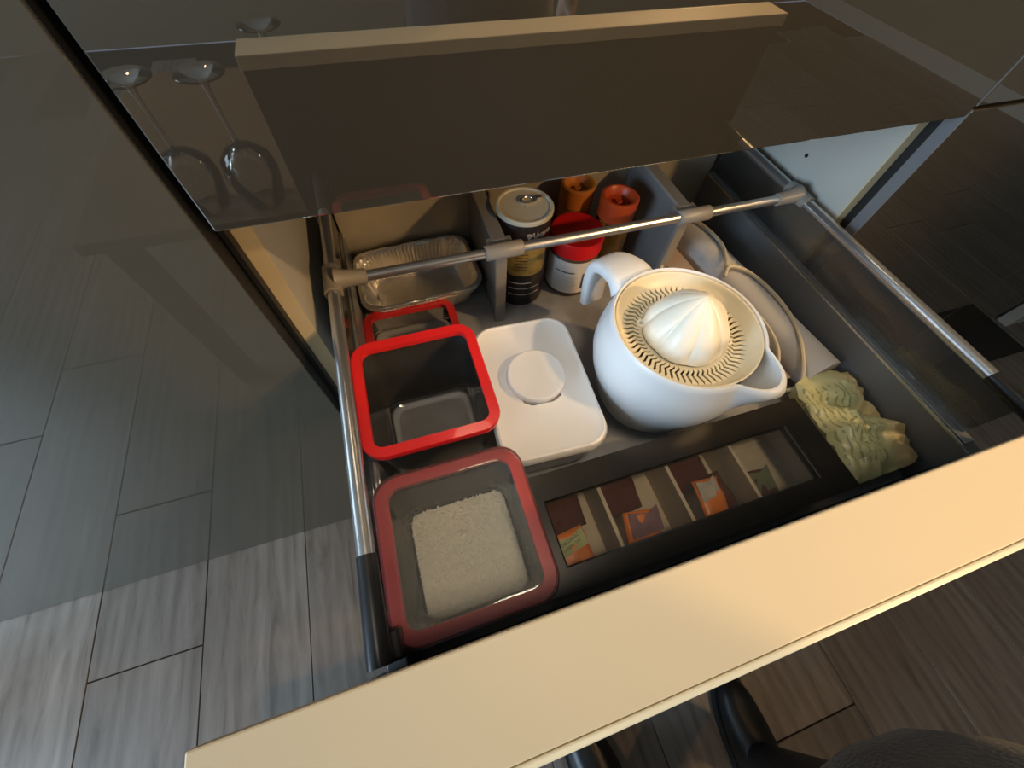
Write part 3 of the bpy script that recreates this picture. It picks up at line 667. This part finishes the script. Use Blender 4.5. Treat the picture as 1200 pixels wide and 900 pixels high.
sachet(.269,-.318,.642,.046,.056,R(6),R(10),M['sachet_orange'],'orange sachet with pale green label in the leftmost tea compartment',M['lab_green'],.98,.50,(0,.012),txt=[('ORGANIC',.0065),('GREEN TEA',.0055)])
sachet(.272,-.262,.635,.060,.060,R(4),R(25),M['sachet_brown'],'dark copper wrapped sachet at the back of the leftmost tea compartment')
sachet(.370,-.320,.640,.046,.052,R(-8),R(10),M['sachet_orange'],'orange sachet with mauve label in the second tea compartment from the left',M['lab_purple'],1.0,.78,(.006,.010))
sachet(.362,-.265,.630,.058,.056,R(4),R(22),M['sachet_brown'],'copper wrapped sachet at the back of the second tea compartment from the left')
sachet(.478,-.314,.652,.038,.060,R(-4),R(8),M['sachet_orange'],'orange sachet with pointed silver label in the third tea compartment from the left',M['lab_grey'],.8,.55,(-.001,.016))
sachet(.474,-.262,.632,.066,.056,R(8),R(20),M['sachet_brown'],'shiny copper sachet at the back of the third tea compartment from the left')
sachet(.508,-.312,.632,.030,.070,R(6),R(4),M['sachet_brown'],'narrow copper sachet on the right side of the third tea compartment from the left')
sachet(.572,-.318,.630,.050,.052,R(-6),R(10),M['sachet_brown'],'brown sachet with round olive label in the rightmost tea compartment',M['lab_olive'],.9,.8,(0,.01))

# ---------------------------------------------------------------- foil trays
def foil_tray(loc,rz,label,w,l,h,seed):
    t=empty('foil_tray',loc,label,'tray','nested foil trays',rz)
    bm=bmesh.new(); n=168; RR=[]
    def pleat(w_,l_,r,z,amp,sd):
        out=[]
        for k2,p in enumerate(rrect_dense(w_,l_,r,z,n)):
            nn=Vector((p.x,p.y,0)).normalized(); out.append(p+nn*amp*2.0*(1 if k2%2 else -1)*(.4+abs(noise.noise(Vector((p.x*30,p.y*30,sd)))))+Vector((0,0,.0024*noise.noise(Vector((p.x*55,p.y*55,sd+3))))))
        return out
    RR.append(pleat(w-.055,l-.055,.016,.001,.0003,seed)); RR.append(pleat(w-.046,l-.046,.020,.004,.0008,seed))
    RR.append(pleat(w-.030,l-.030,.026,h*.5,.0016,seed+1)); RR.append(pleat(w-.018,l-.018,.030,h-.006,.0014,seed+2))
    lipz=[(-.014,-.002),(-.010,0),(-.001,.0),(.003,-.001),(.003,-.0035),(0,-.0045)]
    for a,z in lipz: RR.append(pleat(w+a,l+a,.034,h+z,.0005,seed+5))
    # bottom centre panel with a shallow raised rectangle
    inner=[rrect_dense(w*.5*s_,l*.5*s_,.01,.0025 if s_<1.2 else .001,n) for s_ in (1,)]
    rings(bm,[inner[0]]+RR,cap0=True)
    autos(bm_obj('pan',bm,M['foil'],t),25)
    return t
foil_tray((.168,.2325,ZB+.004),R(2.5),'crinkled silver foil tray nested uppermost behind the red rimmed containers',.222,.155,.062,1)
foil_tray((.168,.2335,ZB+.0),R(2.0),'lower silver foil tray nested beneath the uppermost one',.215,.150,.056,9)

# ---------------------------------------------------------------- cans and jars
t=empty('snack_can',(.362,.195,ZB),'tall black can with cream lid and yellow label behind the cross rail','can',rz=0)
RC=.0475; HC=.192
lathe('can_body',[(.001,0),(RC-.001,0),(RC,.002),(RC,HC-.004),(RC-.001,HC-.002)],M['can_dark'],t,64); autos(t.children[-1],40)
lathe('lid',[(RC-.001,HC-.005),(RC+.0018,HC-.004),(RC+.0018,HC+.001),(RC,HC+.003),(RC-.003,HC+.003),(RC-.004,HC),(.001,HC-.0005)],M['canlid'],t,64); autos(t.children[-1],40)
bm=bmesh.new(); rr_=[]
for ra,za in ((.0135,.0),(.0155,.003),(.0135,.0045),(.010,.003),(.009,.0006)): rr_.append([Vector((.010+ra*cos(a),.012+ra*.75*sin(a),HC+za)) for a in [2*pi*i/32 for i in range(32)]])
rings(bm,rr_); add_box(bm,.020,.034,.010,.018,HC,HC+.0035); autos(bm_obj('pull_ring',bm,M['metalbright'],t),50)
AZ=math.atan2(-.3509-.195,.1481-.362)+R(12)
cyl_patch('yellow_label',RC,.080,.146,AZ-R(42),AZ+R(50),M['can_band'],t,rc=.010)
for zz in (.060,.046,.030): cyl_patch('print_line',RC,zz,zz+.0025,AZ-R(36),AZ+R(20 if zz==.060 else 40),M['ink_light'],t)
for q in range(6): cyl_patch('small_print',RC+.0004,.094+q*.007,.0955+q*.007,AZ-R(24),AZ+R(4),M['ink'],t)
wrap_text('lettering','Alvaro',.016,RC,.168,AZ+R(30),M['ink_light'],t,shear=.25)
bm=bmesh.new(); rings(bm,[[Vector(((RC+.0006)*cos(AZ+R(2)+u/RC),(RC+.0006)*sin(AZ+R(2)+u/RC),.167+v)) for u,v in ((-.004,.005),(0,.0065),(.004,.005),(.003,0),(0,-.006),(-.003,0))],[Vector(((RC+.0002)*cos(AZ+R(2)+u/RC),(RC+.0002)*sin(AZ+R(2)+u/RC),.167+v)) for u,v in ((-.004,.005),(0,.0065),(.004,.005),(.003,0),(0,-.006),(-.003,0))]],cap0=True); bm_obj('emblem',bm,M['ink_light'],t)

t=empty('spread_jar',(.470,.190,ZB),'jar with broad bright red lid and white printed label beside the tall can','jar')
RJ=.0485
lathe('jar_body',[(.001,0),(RJ-.004,0),(RJ,.004),(RJ,.088),(RJ-.004,.096),(RJ-.006,.102)],M['brownfill'],t,64); autos(t.children[-1],40)
lathe('lid',[(RJ-.004,.098),(RJ+.002,.098),(RJ+.0025,.124),(RJ+.001,.128),(RJ-.003,.1285),(RJ-.006,.127),(.001,.127)],M['redlid'],t,64); autos(t.children[-1],40)
AJ=math.atan2(-.3509-.19,.1481-.47)
cyl_patch('label',RJ,.012,.090,AJ-R(75),AJ+R(62),M['label'],t,30)
cyl_patch('print_line',RJ+.0006,.064,.0665,AJ-R(32),AJ+R(14),M['ink'],t)
for q in range(6): cyl_patch('small_print',RJ+.0006,.022+q*.006,.0228+q*.006,AJ-R(36),AJ+R(10+6*(q%3)),M['lab_grey'],t)
cyl_patch('barcode',RJ+.0006,.024,.062,AJ+R(34),AJ+R(40),M['ink'],t)
def lidjar(loc,label,ml,mb,r,h):
    t=empty('spice_jar',loc,label,'jar','orange lidded glass jars')
    lathe('jar_body',[(.001,0),(r-.003,0),(r,.004),(r,h-.055),(r-.006,h-.042),(r-.008,h-.036)],mb,t,48); autos(t.children[-1],40)
    lathe('lid',[(r-.004,h-.040),(r,h-.038),(r+.0005,h-.002),(r-.002,h),(r-.006,h),(r-.009,h-.004),(r-.012,h-.014),(.008,h-.016),(.006,h-.010),(.001,h-.010)],ml,t,48); autos(t.children[-1],30)
lidjar((.554,.210,ZB),'glass jar with orange-red recessed lid beside the right divider',M['orange_lid'],M['amberglass'],.035,.170)
lidjar((.498,.272,ZB),'jar with amber orange lid behind the red lidded jar',M['orange_lid2'],M['orange_lid2'],.033,.165)

# ---------------------------------------------------------------- the person standing in front
t=empty('person',(.42,-.78,0),'person in dark grey sweater and black trousers and shoes standing before the drawer','person')
off=Vector(t.location)
def skinfig(name,joints,edges,m,root=0,sub=2):
    me=bpy.data.meshes.new(name); me.from_pydata([Vector(j[0])-off for j in joints],edges,[])
    o=link(name,me,m,t); md=o.modifiers.new('skin','SKIN'); md.use_smooth_shade=True
    for i,j in enumerate(joints):
        v=me.skin_vertices[0].data[i]; r=j[1]; v.radius=r if isinstance(r,tuple) else (r,r); v.use_root=(i==root)
    s=o.modifiers.new('sub','SUBSURF'); s.levels=sub; s.render_levels=sub
    return o
LG=[((.44,-.70,.88),(.145,.10)),((.335,-.76,.82),.090),((.315,-.745,.48),.058),((.30,-.80,.12),.045),((.30,-.80,.055),.047),
    ((.53,-.76,.82),.090),((.57,-.74,.48),.058),((.625,-.80,.12),.045),((.630,-.80,.055),.047),((.44,-.71,.96),(.13,.09))]
skinfig('trousers',LG,[(0,1),(1,2),(2,3),(3,4),(0,5),(5,6),(6,7),(7,8),(0,9)],M['trouser'])
TR=[((.41,-.645,.70),(.165,.120)),((.41,-.645,.80),(.17,.125)),((.42,-.665,.97),(.155,.12)),((.42,-.76,1.15),(.16,.12)),((.42,-.80,1.32),(.175,.12)),((.42,-.80,1.43),.075),
    ((.25,-.80,1.38),.070),((.14,-.76,1.20),.052),((.085,-.60,1.17),.040),((.59,-.82,1.38),.070),((.68,-.90,1.10),.052),((.70,-.88,.88),.040)]
skinfig('sweater',TR,[(0,1),(1,2),(2,3),(3,4),(4,5),(4,6),(6,7),(7,8),(4,9),(9,10),(10,11)],M['fabric'],3)
HD=[((.42,-.80,1.42),.052),((.42,-.79,1.49),.050),((.42,-.775,1.56),(.070,.080)),((.42,-.765,1.635),(.074,.092)),((.42,-.77,1.69),(.050,.060))]
skinfig('head',HD,[(0,1),(1,2),(2,3),(3,4)],M['skin'])
bm=bmesh.new(); bmesh.ops.create_uvsphere(bm,u_segments=24,v_segments=16,radius=1)
for v in bm.verts:
    v.co=Vector((v.co.x*.092,v.co.y*.105,v.co.z*.10))
    if v.co.y>.03 and v.co.z<.045: v.co.y=.03
    v.co+=Vector((.42,-.785,1.655))-off
bm_obj('hair',bm,M['hair'],t,True)
fc=Vector((.42,-.676,1.60))-off
for nm,c_,s_ in (('nose',Vector((0,0,0)),(.011,.018,.020)),('mouth',Vector((0,-.006,-.036)),(.024,.008,.007)),('ear',Vector((-.078,-.09,.01)),(.010,.016,.030)),('ear',Vector((.078,-.09,.01)),(.010,.016,.030))):
    bm=bmesh.new(); r_=bmesh.ops.create_uvsphere(bm,u_segments=12,v_segments=8,radius=1)
    for v in r_['verts']: v.co=Vector((v.co.x*s_[0],v.co.y*s_[1],v.co.z*s_[2]))+fc+c_
    bm_obj(nm,bm,M['skin'],t,True)
for s_ in (-1,1):
    bm=bmesh.new(); r_=bmesh.ops.create_uvsphere(bm,u_segments=12,v_segments=8,radius=.011)
    for v in r_['verts']: v.co+=fc+Vector((s_*.030,-.010,.028))
    bm_obj('eye',bm,M['label'],t,True)
def hand(wr,fw,side,m):
    wr=Vector(wr); fw=Vector(fw).normalized(); s=Vector(side).normalized(); n=fw.cross(s).normalized()
    J=[(wr,.022),(wr+fw*.035,(.030,.016)),(wr+fw*.075,(.036,.015))]; E=[(0,1),(1,2)]
    for k2,(o_2,ln) in enumerate(((-.027,.062),(-.009,.072),(.009,.068),(.026,.052))):
        b=wr+fw*.085+s*o_2; i0=len(J); J+= [(b,.0095),(b+fw*ln*.45+n*.008,.0085),(b+fw*ln*.72+n*.024,.0078),(b+fw*ln*.80+n*.042,.007)]; E+=[(2,i0),(i0,i0+1),(i0+1,i0+2),(i0+2,i0+3)]
    b=wr+fw*.045-s*.036; i0=len(J); J+=[(b,.011),(b+fw*.030-s*.018+n*.01,.0095),(b+fw*.052-s*.022+n*.022,.0085)]; E+=[(1,i0),(i0,i0+1),(i0+1,i0+2)]
    return skinfig('hand',J,E,m,0,1)
hand((.083,-.575,1.172),(.1,.55,.35),(1,0,0),M['skin']); hand((.70,-.878,.865),(.0,.08,-1),(0,-1,0),M['skin'])
def shoe(x,y,rz):
    bm=bmesh.new(); P=[]
    L=.285
    for k2 in range(15):
        u=k2/14; yy=-.09+L*u
        wd=.036+.013*sin(min(u*1.15,1)*pi)**.8 if u<.9 else .036
        if u>.55: wd=.050*math.sqrt(max(1-((u-.55)/.46)**2.6,0.02))
        if u<.08: wd*=.75+3*u
        ht=(.088 if u<.35 else .088-.050*min(1,(u-.35)/.45)) if u<.85 else .038*(1-((u-.85)/.16)**2*.75)
        P.append([Vector((wd*math.copysign(abs(cos(a))**.7,cos(a)),yy,.024+(ht*sin(a) if sin(a)>0 else .006*sin(a)))) for a in [2*pi*i/20 for i in range(20)]])
    rings(bm,P,cap0=True,cap1=True)
    bmesh.ops.transform(bm,matrix=Matrix.Translation(Vector((x,y,0))-off)@Matrix.Rotation(rz,4,'Z'),verts=bm.verts[:])
    s=bm_obj('shoe',bm,M['leather'],t,True)
    bm=bmesh.new(); out=[]
    for sgn in (1,-1):
        rng=range(15) if sgn>0 else range(14,-1,-1)
        for k2 in rng:
            u=k2/14; wd=.038+.013*sin(min(u*1.15,1)*pi)**.8
            if u>.55: wd=.053*math.sqrt(max(1-((u-.55)/.46)**2.6,0.02))
            out.append(Vector((sgn*wd,-.094+.293*u,0)))
    rings(bm,[[p+Vector((0,0,.001)) for p in out],[p+Vector((0,0,.022)) for p in out]],cap0=True,cap1=True)
    bmesh.ops.transform(bm,matrix=Matrix.Translation(Vector((x,y,0))-off)@Matrix.Rotation(rz,4,'Z'),verts=bm.verts[:])
    bm_obj('sole',bm,M['sole'],s); 
shoe(.300,-.80,R(12)); shoe(.632,-.845,R(-6))
